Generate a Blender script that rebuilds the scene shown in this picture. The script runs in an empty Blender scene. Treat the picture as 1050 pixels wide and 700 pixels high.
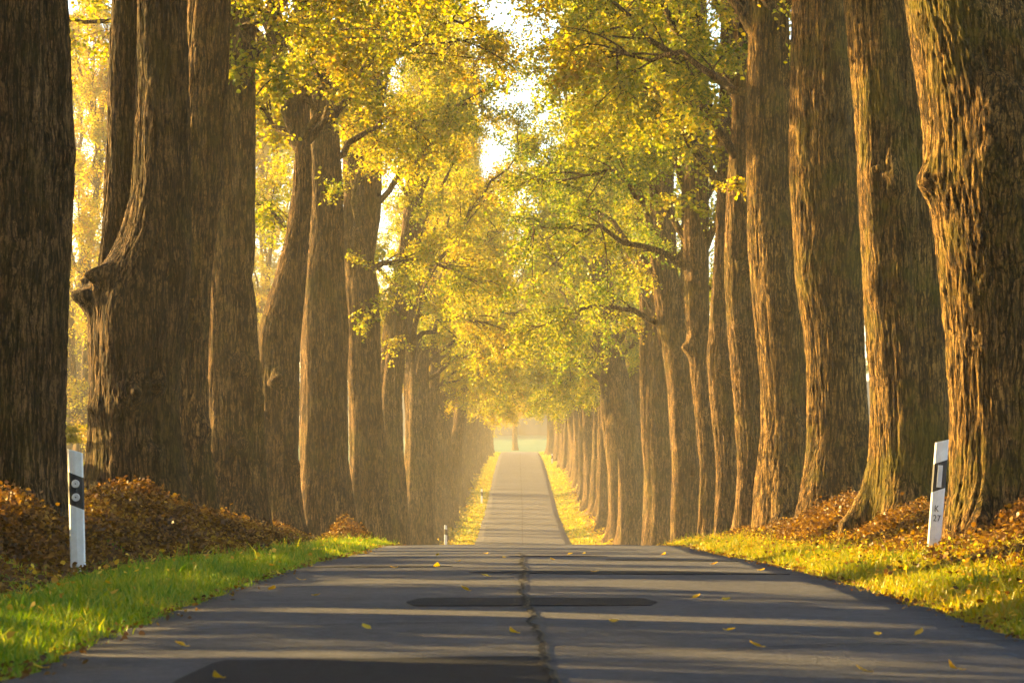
import bpy, math, random
import numpy as np
from mathutils import Vector

R = math.radians
C = bpy.context.scene.collection
SC = bpy.context.scene

# ------------------------------------------------------------------ camera, sky, sun, exposure
F = 2900.0                      # focal length in photo pixels (1050 wide)
EYE = 0.76
VX, VY = 531.0, 491.0           # vanishing point of the level road
cam_d = bpy.data.cameras.new('camera')
cam_d.sensor_width = 36.0
cam_d.lens = F * 36.0 / 1050.0
cam_d.shift_x = (525.0 - VX) / 1050.0
cam_d.shift_y = (VY - 350.0) / 1050.0
cam_d.clip_start = 0.1
cam_d.clip_end = 5000.0
cam_d.dof.use_dof = True
cam_d.dof.focus_distance = 38.0
cam_d.dof.aperture_fstop = 8.0
cam = bpy.data.objects.new('camera', cam_d)
cam.location = (0, 0, EYE)
cam.rotation_euler = (R(90), 0, 0)
C.objects.link(cam)
SC.camera = cam

SUN_EL = 12.0
SUN_AZ = 27.0                   # degrees ahead of straight left
sdir = Vector((-math.cos(R(SUN_AZ)) * math.cos(R(SUN_EL)), math.sin(R(SUN_AZ)) * math.cos(R(SUN_EL)), math.sin(R(SUN_EL))))
w = bpy.data.worlds.new('World')
SC.world = w
w.use_nodes = True
wt = w.node_tree
sky = wt.nodes.new('ShaderNodeTexSky')
sky.sky_type = 'NISHITA'
sky.sun_disc = False
sky.sun_elevation = R(SUN_EL)
sky.sun_rotation = math.atan2(sdir.x, sdir.y)
sky.dust_density = 1.2
sky.ozone_density = 2.0
wt.links.new(sky.outputs[0], wt.nodes['Background'].inputs[0])
wt.nodes['Background'].inputs[1].default_value = 0.07
sl = bpy.data.lights.new('sun', 'SUN')
sl.energy = 5.0
sl.angle = R(0.5)
sl.color = (1.0, 0.67, 0.23)
so = bpy.data.objects.new('sun', sl)
so.rotation_euler = sdir.to_track_quat('Z', 'Y').to_euler()
so.location = sdir * 100
C.objects.link(so)

SC.view_settings.view_transform = 'Standard'
SC.view_settings.look = 'None'
SC.view_settings.gamma = 1.0
SC.view_settings.exposure = 3.1
SC.render.engine = 'CYCLES'
cy = SC.cycles
cy.max_bounces = 6
cy.diffuse_bounces = 3
cy.glossy_bounces = 2
cy.transmission_bounces = 4
cy.volume_bounces = 1
cy.use_denoising = True
cy.use_adaptive_sampling = True
cy.adaptive_threshold = 0.03
cy.sample_clamp_indirect = 6.0
cy.caustics_reflective = False
cy.caustics_refractive = False
HAZE = 0.0006

rng = np.random.default_rng(7)
random.seed(7)

# ------------------------------------------------------------------ helpers
def px(x, y, d):
    return ((x - VX) / F * d, d, EYE - (y - VY) / F * d)

def _hash(ix, iy, iz):
    h = (ix.astype(np.uint32) * np.uint32(374761393) + iy.astype(np.uint32) * np.uint32(668265263) + iz.astype(np.uint32) * np.uint32(2147483647 - 1640531535 % 2147483647))
    h = (h ^ (h >> np.uint32(13))) * np.uint32(1274126177)
    h = (h ^ (h >> np.uint32(16))) * np.uint32(2246822519)
    h = h ^ (h >> np.uint32(15))
    return h.astype(np.float64) / 4294967295.0 * 2 - 1

def noise(P):
    """value noise, P (n,3) -> about -1..1"""
    P = np.asarray(P, float)
    i = np.floor(P).astype(np.int64)
    f = P - i
    f = f * f * f * (f * (f * 6 - 15) + 10)
    r = 0
    for dx in (0, 1):
        wx = f[:, 0] if dx else 1 - f[:, 0]
        for dy in (0, 1):
            wy = f[:, 1] if dy else 1 - f[:, 1]
            for dz in (0, 1):
                wz = f[:, 2] if dz else 1 - f[:, 2]
                r = r + wx * wy * wz * _hash(i[:, 0] + dx, i[:, 1] + dy, i[:, 2] + dz)
    return r

def noise2(x, y, s=1.0, o=0.0):
    x = np.atleast_1d(np.asarray(x, float)); y = np.atleast_1d(np.asarray(y, float))
    return noise(np.stack([x * s + o, y * s + o * 1.7, np.full_like(x, o + .37)], 1))

def mesh_np(name, V, Fq, mat=None, smooth=False, tri=False):
    V = np.asarray(V, np.float32); Fq = np.asarray(Fq, np.int32)
    me = bpy.data.meshes.new(name)
    k = Fq.shape[1]
    me.vertices.add(len(V)); me.vertices.foreach_set('co', V.ravel())
    me.loops.add(Fq.size); me.loops.foreach_set('vertex_index', Fq.ravel())
    me.polygons.add(len(Fq)); me.polygons.foreach_set('loop_start', np.arange(0, Fq.size, k, dtype=np.int32))
    me.polygons.foreach_set('use_smooth', np.full(len(Fq), smooth, dtype=bool))
    if mat: me.materials.append(mat)
    me.update(calc_edges=True)
    return me

def link(name, me, parent=None, loc=(0, 0, 0), rz=0.0):
    o = bpy.data.objects.new(name, me)
    C.objects.link(o)
    o.location = loc
    o.rotation_euler = (0, 0, rz)
    if parent: o.parent = parent
    return o

def thing(name, label, cat, loc=(0, 0, 0), group=None, rz=0.0):
    o = bpy.data.objects.new(name, None)
    o.empty_display_size = 0.2
    C.objects.link(o)
    o.location = loc
    o.rotation_euler = (0, 0, rz)
    tag(o, label, cat, group)
    return o

def tag(o, label=None, cat=None, group=None, kind=None):
    if label: o['label'] = label
    if cat: o['category'] = cat
    if group: o['group'] = group
    if kind: o['kind'] = kind
    return o

class MB:
    """collects quads"""
    def __init__(s): s.V = []; s.F = []; s.n = 0
    def add(s, V, Fq):
        s.V.append(np.asarray(V, np.float32)); s.F.append(np.asarray(Fq, np.int32) + s.n); s.n += len(V)
    def grid(s, P, closed=False):
        """P (rows, cols, 3)"""
        a, b = P.shape[:2]
        idx = np.arange(a * b).reshape(a, b)
        if closed: idx = np.concatenate([idx, idx[:, :1]], 1)
        q = np.stack([idx[:-1, :-1], idx[:-1, 1:], idx[1:, 1:], idx[1:, :-1]], -1).reshape(-1, 4)
        s.add(P.reshape(-1, 3), q)
    def tube(s, pts, rad, seg=6):
        pts = np.asarray(pts, float); rad = np.asarray(rad, float)
        t = np.gradient(pts, axis=0); t /= np.linalg.norm(t, axis=1)[:, None] + 1e-9
        up = np.where(np.abs(t[:, 2:3]) < .9, np.array([[0, 0, 1.]]), np.array([[1., 0, 0]]))
        a = np.cross(t, up); a /= np.linalg.norm(a, axis=1)[:, None] + 1e-9
        b = np.cross(t, a)
        th = np.arange(seg) / seg * 2 * np.pi
        P = pts[:, None] + rad[:, None, None] * (np.cos(th)[None, :, None] * a[:, None] + np.sin(th)[None, :, None] * b[:, None])
        s.grid(P, True)
    def mesh(s, name, mat, smooth=False):
        return mesh_np(name, np.concatenate(s.V), np.concatenate(s.F), mat, smooth)

# ------------------------------------------------------------------ materials
def newmat(name):
    m = bpy.data.materials.new(name); m.use_nodes = True
    nt = m.node_tree
    b = nt.nodes['Principled BSDF']
    b.inputs['Specular IOR Level'].default_value = 0.25
    return m, nt, b
def N(nt, t, **kw):
    n = nt.nodes.new(t)
    for k, v in kw.items(): setattr(n, k, v)
    return n
def ramp(nt, fac, stops):
    n = nt.nodes.new('ShaderNodeValToRGB')
    e = n.color_ramp.elements
    while len(e) < len(stops): e.new(0.5)
    for q, (p, c) in zip(e, stops):
        q.position = p; q.color = (*c, 1)
    nt.links.new(fac, n.inputs[0])
    return n.outputs[0]
def texnoise(nt, vec, scale, detail=4, rough=.55, dist=0):
    n = nt.nodes.new('ShaderNodeTexNoise')
    n.inputs['Scale'].default_value = scale; n.inputs['Detail'].default_value = detail
    n.inputs['Roughness'].default_value = rough; n.inputs['Distortion'].default_value = dist
    if vec is not None: nt.links.new(vec, n.inputs['Vector'])
    return n.outputs['Fac']
def mapping(nt, vec, scale):
    n = nt.nodes.new('ShaderNodeMapping')
    n.inputs['Scale'].default_value = scale
    nt.links.new(vec, n.inputs['Vector'])
    return n.outputs[0]
def mixc(nt, fac, a, b, blend='MIX'):
    n = nt.nodes.new('ShaderNodeMix'); n.data_type = 'RGBA'; n.blend_type = blend
    for sock, v in ((n.inputs[0], fac), (n.inputs[6], a), (n.inputs[7], b)):
        if isinstance(v, bpy.types.NodeSocket): nt.links.new(v, sock)
        elif isinstance(v, tuple): sock.default_value = (*v, 1)
        else: sock.default_value = v
    return n.outputs[2]
def mth(nt, op, a, b=0.0):
    n = nt.nodes.new('ShaderNodeMath'); n.operation = op
    for sock, v in ((n.inputs[0], a), (n.inputs[1], b)):
        if isinstance(v, bpy.types.NodeSocket): nt.links.new(v, sock)
        else: sock.default_value = v
    return n.outputs[0]

def bark_material(name, tint=(1, 1, 1), moss=0.5):
    m, nt, b = newmat(name)
    tc = N(nt, 'ShaderNodeTexCoord'); oi = N(nt, 'ShaderNodeObjectInfo')
    add = N(nt, 'ShaderNodeVectorMath', operation='ADD')
    sc = N(nt, 'ShaderNodeVectorMath', operation='SCALE'); sc.inputs['Scale'].default_value = 1.0
    comb = N(nt, 'ShaderNodeCombineXYZ')
    nt.links.new(mth(nt, 'MULTIPLY', oi.outputs['Random'], 37.0), comb.inputs[0])
    nt.links.new(mth(nt, 'MULTIPLY', oi.outputs['Random'], 19.0), comb.inputs[2])
    nt.links.new(tc.outputs['Object'], add.inputs[0]); nt.links.new(comb.outputs[0], add.inputs[1])
    v = add.outputs[0]
    # wobble so that the furrows are not straight
    nz = N(nt, 'ShaderNodeTexNoise'); nz.inputs['Scale'].default_value = 2.2; nz.inputs['Detail'].default_value = 3
    nt.links.new(v, nz.inputs['Vector'])
    wob = N(nt, 'ShaderNodeVectorMath', operation='MULTIPLY_ADD')
    wob.inputs[1].default_value = (.07, .07, .1)
    nt.links.new(nz.outputs['Color'], wob.inputs[0]); nt.links.new(v, wob.inputs[2])
    v2 = wob.outputs[0]
    def ridge(vec, scale, detail):
        n = texnoise(nt, vec, scale, detail, .55)
        return mth(nt, 'MULTIPLY', mth(nt, 'ABSOLUTE', mth(nt, 'SUBTRACT', n, .5)), 5.0)   # 0 in the furrows
    r1 = ridge(mapping(nt, v2, (1, 1, .09)), 17, 3)
    r2 = ridge(mapping(nt, v2, (1, 1, .16)), 40, 3)
    cr = ridge(mapping(nt, v2, (1, 1, 2.2)), 10, 3)         # cross checks
    fine = texnoise(nt, mapping(nt, v, (1, 1, .3)), 90, 5, .7)
    big = texnoise(nt, v, 1.1, 5, .65)
    mid = texnoise(nt, mapping(nt, v, (1, 1, .35)), 5, 6, .65)
    def sat(x, hi):
        n = N(nt, 'ShaderNodeMapRange'); n.interpolation_type = 'SMOOTHSTEP'
        n.inputs['From Max'].default_value = hi
        nt.links.new(x, n.inputs['Value']); return n.outputs[0]
    f1, f2, f3 = sat(r1, .42), sat(r2, .5), sat(cr, .3)
    h = mth(nt, 'ADD', mth(nt, 'MULTIPLY', f1, .5), mth(nt, 'MULTIPLY', f2, .28))
    h = mth(nt, 'ADD', h, mth(nt, 'MULTIPLY', f3, .08))
    h = mth(nt, 'ADD', h, mth(nt, 'MULTIPLY', fine, .20))
    col = ramp(nt, h, [(.20, (.008, .006, .004)), (.48, (.040, .030, .019)), (.80, (.115, .088, .057)), (.95, (.26, .20, .135))])
    col = mixc(nt, .8, col, ramp(nt, mid, [(.3, (.35, .32, .30)), (.7, (1.5, 1.45, 1.4))]), 'MULTIPLY')
    col = mixc(nt, .8, col, ramp(nt, big, [(.3, (.50, .42, .36)), (.7, (1.35, 1.3, 1.2))]), 'MULTIPLY')
    mossf = mth(nt, 'MULTIPLY', ramp(nt, texnoise(nt, v, .9, 6, .75), [(.5, (0, 0, 0)), (.64, (1, 1, 1))]), moss)
    col = mixc(nt, mossf, col, mixc(nt, h, (.02, .025, .006), (.11, .11, .025)))
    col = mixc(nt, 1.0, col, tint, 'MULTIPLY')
    nt.links.new(col, b.inputs['Base Color'])
    b.inputs['Roughness'].default_value = .95
    b.inputs['Specular IOR Level'].default_value = .1
    bp = N(nt, 'ShaderNodeBump'); bp.inputs['Strength'].default_value = .8; bp.inputs['Distance'].default_value = .02
    nt.links.new(h, bp.inputs['Height']); nt.links.new(bp.outputs[0], b.inputs['Normal'])
    return m

def leaf_material(name, stops, trans=.5, use_obj=False, rough_scale=.5):
    m = bpy.data.materials.new(name); m.use_nodes = True
    nt = m.node_tree
    nt.nodes.remove(nt.nodes['Principled BSDF'])
    out = nt.nodes['Material Output']
    g = N(nt, 'ShaderNodeNewGeometry')
    big = texnoise(nt, g.outputs['Position'], rough_scale, 3, .6)
    f = mth(nt, 'ADD', mth(nt, 'MULTIPLY', g.outputs['Random Per Island'], .55), mth(nt, 'MULTIPLY', mth(nt, 'SUBTRACT', big, .31), 1.25))
    if use_obj:
        oi = N(nt, 'ShaderNodeObjectInfo')
        f = mth(nt, 'ADD', f, mth(nt, 'SUBTRACT', oi.outputs['Alpha'], .5))
    col = ramp(nt, f, stops)
    d = N(nt, 'ShaderNodeBsdfDiffuse'); t = N(nt, 'ShaderNodeBsdfTranslucent'); gl = N(nt, 'ShaderNodeBsdfGlossy')
    gl.inputs['Roughness'].default_value = .45
    nt.links.new(col, d.inputs['Color'])
    hs = N(nt, 'ShaderNodeHueSaturation'); hs.inputs['Saturation'].default_value = 1.08; hs.inputs['Value'].default_value = 1.15
    nt.links.new(col, hs.inputs['Color']); nt.links.new(hs.outputs[0], t.inputs['Color'])
    mx = N(nt, 'ShaderNodeMixShader'); mx.inputs[0].default_value = trans
    nt.links.new(d.outputs[0], mx.inputs[1]); nt.links.new(t.outputs[0], mx.inputs[2])
    m2 = N(nt, 'ShaderNodeMixShader'); m2.inputs[0].default_value = .025
    nt.links.new(mx.outputs[0], m2.inputs[1]); nt.links.new(gl.outputs[0], m2.inputs[2])
    nt.links.new(m2.outputs[0], out.inputs[0])
    return m

def flat_material(name, col, rough=.6, spec=.3, bump=0):
    m, nt, b = newmat(name)
    tc = N(nt, 'ShaderNodeTexCoord')
    n1 = texnoise(nt, tc.outputs['Object'], 14, 5, .65)
    c = mixc(nt, 1.0, ramp(nt, n1, [(.3, tuple(x * .82 for x in col)), (.7, tuple(min(1, x * 1.05) for x in col))]), (1, 1, 1), 'MULTIPLY')
    nt.links.new(c, b.inputs['Base Color'])
    b.inputs['Roughness'].default_value = rough
    b.inputs['Specular IOR Level'].default_value = spec
    return m

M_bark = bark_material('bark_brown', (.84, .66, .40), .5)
M_bark_shade = bark_material('bark_shade', (.56, .46, .30), .5)  # same bark tinted darker, standing for shade on the nearest left trunks
M_bark_moss = bark_material('bark_mossy', (.88, .70, .33), .9)
M_limb = bark_material('bark_limb', (.8, .66, .46), .6)
M_twig = flat_material('twig_bark', (.075, .052, .032), .9, .1)
M_leaf = leaf_material('autumn_linden_leaf', [(0.0, (0.04961, 0.09302, 0.003721)), (.28, (0.1364, 0.1798, 0.004961)), (.5, (0.2977, 0.2791, 0.006202)), (.75, (0.4093, 0.3101, 0.007442)), (1.0, (0.3721, 0.186, 0.009302))], .55, True)
M_litter = leaf_material('leaf_litter', [(0.0, (0.0274, 0.0137, 0.004796)), (.35, (0.08908, 0.04111, 0.008221)), (.62, (0.185, 0.08908, 0.01096)), (.85, (0.3289, 0.185, 0.0137)), (1.0, (0.4247, 0.2877, 0.02055))], .3, False, 1.2)
M_fallen = leaf_material('fallen_leaf', [(0.0, (.26, .11, .02)), (.3, (.48, .25, .02)), (.6, (.62, .40, .03)), (1.0, (.70, .55, .05))], .3, False, 3)
M_grass_l = leaf_material('grass_green', [(0.0, (.07, .15, .006)), (.3, (.13, .24, .010)), (.6, (.27, .32, .012)), (.88, (.42, .35, .03))], .45, False, .9)
M_grass_r = leaf_material('grass_yellowing', [(0.0, (.09, .15, .008)), (.32, (.19, .22, .009)), (.65, (.33, .28, .011)), (1.0, (.42, .23, .012))], .45, False, .9)

# asphalt
def asphalt(name, dark, light, patchy=1.0):
    m, nt, b = newmat(name)
    tc = N(nt, 'ShaderNodeTexCoord'); v = tc.outputs['Object']
    grain = texnoise(nt, v, 130, 3, .7)
    mid = texnoise(nt, v, 9, 5, .7)
    big = texnoise(nt, mapping(nt, v, (.55, .35, 1)), 1.0, 6, .65)
    cross = texnoise(nt, mapping(nt, v, (.12, 1.4, 1)), 1.0, 5, .7)
    f = mth(nt, 'ADD', mth(nt, 'MULTIPLY', grain, .55), mth(nt, 'MULTIPLY', mid, .55))
    f = mth(nt, 'ADD', f, mth(nt, 'MULTIPLY', big, .3)); f = mth(nt, 'ADD', f, mth(nt, 'MULTIPLY', cross, .35 * patchy))
    col = ramp(nt, f, [(.70, dark), (1.04, light)])
    # pale stone chips
    vo = N(nt, 'ShaderNodeTexVoronoi'); vo.inputs['Scale'].default_value = 70
    nt.links.new(v, vo.inputs['Vector'])
    chip = ramp(nt, vo.outputs['Color'], [(.8, (0, 0, 0)), (.97, (1, 1, 1))])
    col = mixc(nt, mth(nt, 'MULTIPLY', chip, .55), col, tuple(x * 2.8 for x in light))
    nt.links.new(col, b.inputs['Base Color'])
    b.inputs['Roughness'].default_value = .8
    b.inputs['Specular IOR Level'].default_value = .3
    bp = N(nt, 'ShaderNodeBump'); bp.inputs['Strength'].default_value = .9; bp.inputs['Distance'].default_value = .02
    nt.links.new(mth(nt, 'ADD', mth(nt, 'ADD', grain, mth(nt, 'MULTIPLY', vo.outputs['Distance'], .6)), mth(nt, 'MULTIPLY', texnoise(nt, v, 26, 4, .75), 1.6)), bp.inputs['Height'])
    nt.links.new(bp.outputs[0], b.inputs['Normal'])
    return m
M_road = asphalt('asphalt', (.010, .010, .013), (.072, .071, .084))
M_patch = asphalt('asphalt_patch', (.006, .007, .011), (.020, .022, .032), .4)
M_patch.node_tree.nodes['Principled BSDF'].inputs['Specular IOR Level'].default_value = .1
M_crack = flat_material('crack_dark', (.012, .010, .009), .95, .1)
M_grit = flat_material('crack_grit', (.09, .075, .05), .95, .1)

def ground_material():
    m, nt, b = newmat('ground_soil')
    g = N(nt, 'ShaderNodeNewGeometry')
    v = g.outputs['Position']
    sep = N(nt, 'ShaderNodeSeparateXYZ'); nt.links.new(v, sep.inputs[0])
    ax = mth(nt, 'ABSOLUTE', mth(nt, 'SUBTRACT', sep.outputs[0], .23))
    n1 = texnoise(nt, v, 3.0, 6, .7); n2 = texnoise(nt, v, .25, 4, .6)
    verge = ramp(nt, n1, [(.3, (0.07, 0.077, 0.0084)), (.55, (0.21, 0.175, 0.014)), (.75, (0.336, 0.21, 0.014))])
    litter = ramp(nt, n1, [(.3, (0.035, 0.0168, 0.0056)), (.55, (0.119, 0.049, 0.0098)), (.75, (0.252, 0.112, 0.014))])
    field = ramp(nt, n2, [(.3, (.022, .10, .055)), (.7, (.035, .13, .07))])
    e = mth(nt, 'ADD', ax, mth(nt, 'MULTIPLY', n1, .6))
    col = mixc(nt, ramp(nt, mth(nt, 'MULTIPLY', e, .1), [(.36, (0, 0, 0)), (.40, (1, 1, 1))]), verge, litter)
    col = mixc(nt, ramp(nt, mth(nt, 'MULTIPLY', e, .1), [(.72, (0, 0, 0)), (.9, (1, 1, 1))]), col, field)
    # beyond the far crest only field
    col = mixc(nt, ramp(nt, mth(nt, 'MULTIPLY', sep.outputs[1], .001), [(.334, (0, 0, 0)), (.345, (1, 1, 1))]), col, field)
    nt.links.new(col, b.inputs['Base Color']); b.inputs['Roughness'].default_value = .95
    b.inputs['Specular IOR Level'].default_value = .1
    bp = N(nt, 'ShaderNodeBump'); bp.inputs['Strength'].default_value = .7; bp.inputs['Distance'].default_value = .05
    nt.links.new(texnoise(nt, v, 14, 5, .7), bp.inputs['Height']); nt.links.new(bp.outputs[0], b.inputs['Normal'])
    return m
M_ground = ground_material()

# ------------------------------------------------------------------ terrain
KD = np.array([-200, -80, 0, 12, 18, 23, 30, 36, 42, 50, 60, 75, 90, 105, 118, 130, 150, 179, 214, 260, 300, 326, 345, 380, 430, 600, 900, 1300.])
KZ = np.array([0, 0, 0, 0, 0, -.012, -.075, -.16, -.215, -.43, -.88, -1.6, -2.12, -2.42, -2.48, -2.28, -1.86, -1.08, .30, 2.02, 3.18, 3.76, 4.15, 5.3, 7.3, 10.3, 15, 18.])
KM = np.gradient(KZ, KD)
def prof(d):
    d = np.clip(np.asarray(d, float), KD[0], KD[-1] - 1e-6)
    i = np.clip(np.searchsorted(KD, d, side='right') - 1, 0, len(KD) - 2)
    h = KD[i + 1] - KD[i]; t = (d - KD[i]) / h
    return ((2 * t**3 - 3 * t**2 + 1) * KZ[i] + (t**3 - 2 * t**2 + t) * h * KM[i] + (-2 * t**3 + 3 * t**2) * KZ[i + 1] + (t**3 - t**2) * h * KM[i + 1])
RC, RW = 0.23, 2.25
UL = np.array([0, 2.2, 2.5, 3.8, 4.5, 5.8, 9.0, 40, 2000.])
ZL = np.array([-.06, -.05, -.02, .00, .33, .36, -.15, -.3, -.3])
UR = np.array([0, 2.2, 2.5, 3.25, 4.15, 5.8, 9.0, 40, 2000.])
ZR = np.array([-.06, -.05, -.01, .08, .36, .40, -.15, -.3, -.3])
def ground(x, y):
    x = np.atleast_1d(np.asarray(x, float)); y = np.atleast_1d(np.asarray(y, float))
    u = np.abs(x - RC)
    c = np.where(x < RC, np.interp(u, UL, ZL), np.interp(u, UR, ZR))
    c = np.where(y > 332, c * np.clip(1 - (y - 332) / 10, 0, 1), c)
    n = noise2(x, y, .9, 3.1) * .05 + noise2(x, y, .25, 9.2) * .06
    return prof(y) + c + n * np.clip((u - 2.4) / .8, 0, 1)

xs = np.concatenate([-np.geomspace(12, 600, 22)[::-1], np.arange(-11.5, -6, .5), np.arange(-6, -2.0, .12), np.arange(-2, 2.5, .5), np.arange(2.5, 6.5, .12), np.arange(6.5, 12, .5), np.geomspace(12, 600, 22)])
ys = np.concatenate([np.arange(-80, 8, 8), np.arange(8, 60, .3), np.arange(60, 140, 1.5), np.arange(140, 360, 3), np.geomspace(360, 1200, 30)])
X, Y = np.meshgrid(xs, ys)
Z = ground(X.ravel(), Y.ravel()).reshape(X.shape)
mb = MB(); mb.grid(np.stack([X, Y, Z], -1))
tag(link('ground', mb.mesh('ground', M_ground, True)), kind='structure')

# road: crowned sheet with ragged edges, bending away behind the far crest
ys = np.concatenate([np.arange(-60, 8, 2), np.arange(8, 60, .15), np.arange(60, 150, 1), np.arange(150, 342, 2.)])
us = np.linspace(-1, 1, 13)
el = RC - RW - .06 * noise2(ys * 0, ys, .8, 2.2) - .06 * noise2(ys * 0, ys, 4, 7.2)
er = RC + RW + .06 * noise2(ys * 0, ys, .8, 5.2) + .06 * noise2(ys * 0, ys, 4, 1.2)
mid_ = (el + er) / 2; hw = (er - el) / 2
P = np.zeros((len(ys), 13, 3))
P[..., 0] = mid_[:, None] + hw[:, None] * us[None]
P[..., 1] = ys[:, None]
def crown_z(u): return .02 * (1 - u * u) - .02
P[..., 2] = prof(ys)[:, None] + crown_z(us)[None]
P[..., 2] += .004 * noise2(P[..., 0].ravel(), P[..., 1].ravel(), .8, 4.4).reshape(P.shape[:2])
P = np.concatenate([P[:, :1] - np.array([0, 0, .1]), P, P[:, -1:] - np.array([0, 0, .1])], 1)
mb = MB(); mb.grid(P)
tag(link('road', mb.mesh('road', M_road, True)), kind='structure')
def road_z(x, y):
    x = np.asarray(x, float); y = np.asarray(y, float)
    return prof(y) + crown_z((x - RC) / RW) + .004 * noise2(np.atleast_1d(x).ravel(), np.atleast_1d(y).ravel(), .8, 4.4).reshape(np.shape(x))

def road_blob(name, mat, x0, x1, d0, d1, seed, lift, ragged=.12, taper=.1):
    """a thin irregular slab of asphalt on the road"""
    n = max(40, int((x1 - x0) / .03)); t = np.linspace(0, 1, n)
    x = x0 + (x1 - x0) * t
    env = np.clip((np.minimum(t, 1 - t) + .035 * noise2(x, x * 0, 9, seed + 5) * (np.minimum(t, 1 - t) > .004)) / max(taper, .02), 0.02, 1) ** .8
    mid = (d0 + d1) / 2 + noise2(x, x * 0, 1.3, seed) * ragged
    hi = mid + env * ((d1 - d0) / 2 + noise2(x, x * 0, 5, seed + 3) * ragged * .6)
    lo = mid - env * ((d1 - d0) / 2 + noise2(x, x * 0, 6, seed + 8) * ragged * .6)
    rows = np.linspace(0, 1, 7)
    Pg = np.zeros((7, n, 3))
    Pg[..., 0] = x[None]; Pg[..., 1] = lo[None] + (hi - lo)[None] * rows[:, None]
    Pg[..., 2] = road_z(Pg[..., 0], Pg[..., 1]) + lift
    sk0 = Pg[:1].copy(); sk0[..., 2] -= lift + .004
    sk1 = Pg[-1:].copy(); sk1[..., 2] -= lift + .004
    mb = MB(); mb.grid(np.concatenate([sk0, Pg, sk1], 0))
    tag(link(name, mb.mesh(name, mat)), kind='structure')
road_blob('road_patch', M_patch, -1.30, .12, 9.6, 12.0, 1.0, .006, .07, .03)
road_blob('road_patch', M_patch, -.69, .86, 16.95, 18.0, 2.0, .006, .10, .05)
road_blob('road_patch', M_patch, -.40, 2.26, 22.9, 24.0, 3.0, .006, .12, .3)
road_blob('road_patch', M_patch, .9, 2.25, 28.6, 29.3, 4.0, .006, .12, .3)
road_blob('road_patch', M_patch, -.1, 1.0, 31.0, 31.8, 5.0, .006, .12, .3)
road_blob('road_patch', M_patch, -1.9, -.6, 25.6, 26.3, 15.0, .006, .2, .4)
def road_crack(pts, wd, mat, lift, seed, jit=.02, name='road_crack'):
    pts = np.asarray(pts, float)
    seg = np.concatenate([[0], np.cumsum(np.linalg.norm(np.diff(pts, axis=0), axis=1))])
    s = np.arange(0, seg[-1], .05)
    x = np.interp(s, seg, pts[:, 0]); y = np.interp(s, seg, pts[:, 1])
    x = x + noise2(s, s * 0, 3, seed) * jit + noise2(s, s * 0, 14, seed + 2) * jit * .5
    y = y + noise2(s, s * 0, 3, seed + 5) * jit
    tx = np.gradient(x); ty = np.gradient(y); l = np.hypot(tx, ty) + 1e-9
    nx, ny = -ty / l, tx / l
    ww = wd * (.6 + .6 * np.abs(noise2(s, s * 0, 4, seed + 9))) * .5
    a = np.stack([x - nx * ww, y - ny * ww], -1); b = np.stack([x + nx * ww, y + ny * ww], -1)
    Pg = np.stack([a, (a + b) / 2, b], 1)
    z = road_z(Pg[..., 0], Pg[..., 1]) + lift
    mb = MB(); mb.grid(np.concatenate([Pg, z[..., None]], -1))
    tag(link(name, mb.mesh(name, mat)), kind='structure')
crack_px = [(590, 740), (568, 700), (556, 675), (549, 650), (544, 630), (540, 618), (532, 606), (534, 597), (538, 587), (535, 575), (536, 566), (532, 560)]
cp = []
for (cx_, cy_) in crack_px:
    d_ = F * EYE / (cy_ - VY)
    if d_ > 23: d_ = 23 + (d_ - 23) * 1.25
    cp.append(((cx_ - VX) / F * d_, d_))
road_crack([(x + .008, y) for x, y in cp], .034, M_grit, .009, 21, .035, 'road_grit')
road_crack(cp, .022, M_crack, .012, 21, .035)
road_crack([(.30, 12.2), (2.5, 13.6)], .035, M_crack, .008, 33, .05)
road_crack([(.9, 17.6), (2.5, 17.9)], .03, M_crack, .008, 35, .05)
road_crack([(-2.0, 14.4), (-.2, 14.9)], .035, M_crack, .008, 37, .08)
road_crack([(-2.0, 20.4), (0, 20.2)], .03, M_crack, .008, 39, .08)
road_crack([(-1.9, 27.7), (.2, 28.0), (2.4, 27.2)], .06, M_crack, .008, 41, .1)
road_crack([(.25, 50), (.2, 120), (.28, 180), (.22, 250), (.25, 330)], .03, M_crack, .008, 45, .06)

# ------------------------------------------------------------------ trees
LEAF = np.array([[0, 0, 0], [.40, .22, .10], [.42, .60, .08], [0, 1.0, -.06], [-.42, .60, .08], [-.40, .22, .10]])
LEAFQ = np.array([[0, 1, 2, 3], [0, 3, 4, 5]])
def leaves_mesh(name, pos, size, mat, rg, flat=0.0, droop=.5):
    n = len(pos)
    a = rg.uniform(0, 2 * np.pi, n)
    tip = np.stack([np.cos(a), np.sin(a), np.zeros(n)], 1)
    tip[:, 2] = rg.normal(-droop, .5, n) * (1 - flat) + rg.normal(0, .12, n) * flat
    tip /= np.linalg.norm(tip, axis=1)[:, None]
    up = rg.normal(0, .65 * (1 - flat) + .28 * flat, (n, 3)); up[:, 2] += .8
    nx = np.cross(tip, up); nx /= np.linalg.norm(nx, axis=1)[:, None] + 1e-9
    nz = np.cross(nx, tip)
    L = LEAF.copy()
    V = pos[:, None] + size[:, None, None] * (L[None, :, 0:1] * nx[:, None] + L[None, :, 1:2] * tip[:, None] + L[None, :, 2:3] * nz[:, None] * rg.uniform(-1, 2.2, (n, 1, 1)))
    Fq = LEAFQ[None] + 6 * np.arange(n)[:, None, None]
    return mesh_np(name, V.reshape(-1, 3), Fq.reshape(-1, 4), mat)

def rotv(v, ang, axis='z'):
    c, s = math.cos(ang), math.sin(ang)
    return np.array([v[0] * c - v[1] * s, v[0] * s + v[1] * c, v[2]])

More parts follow.
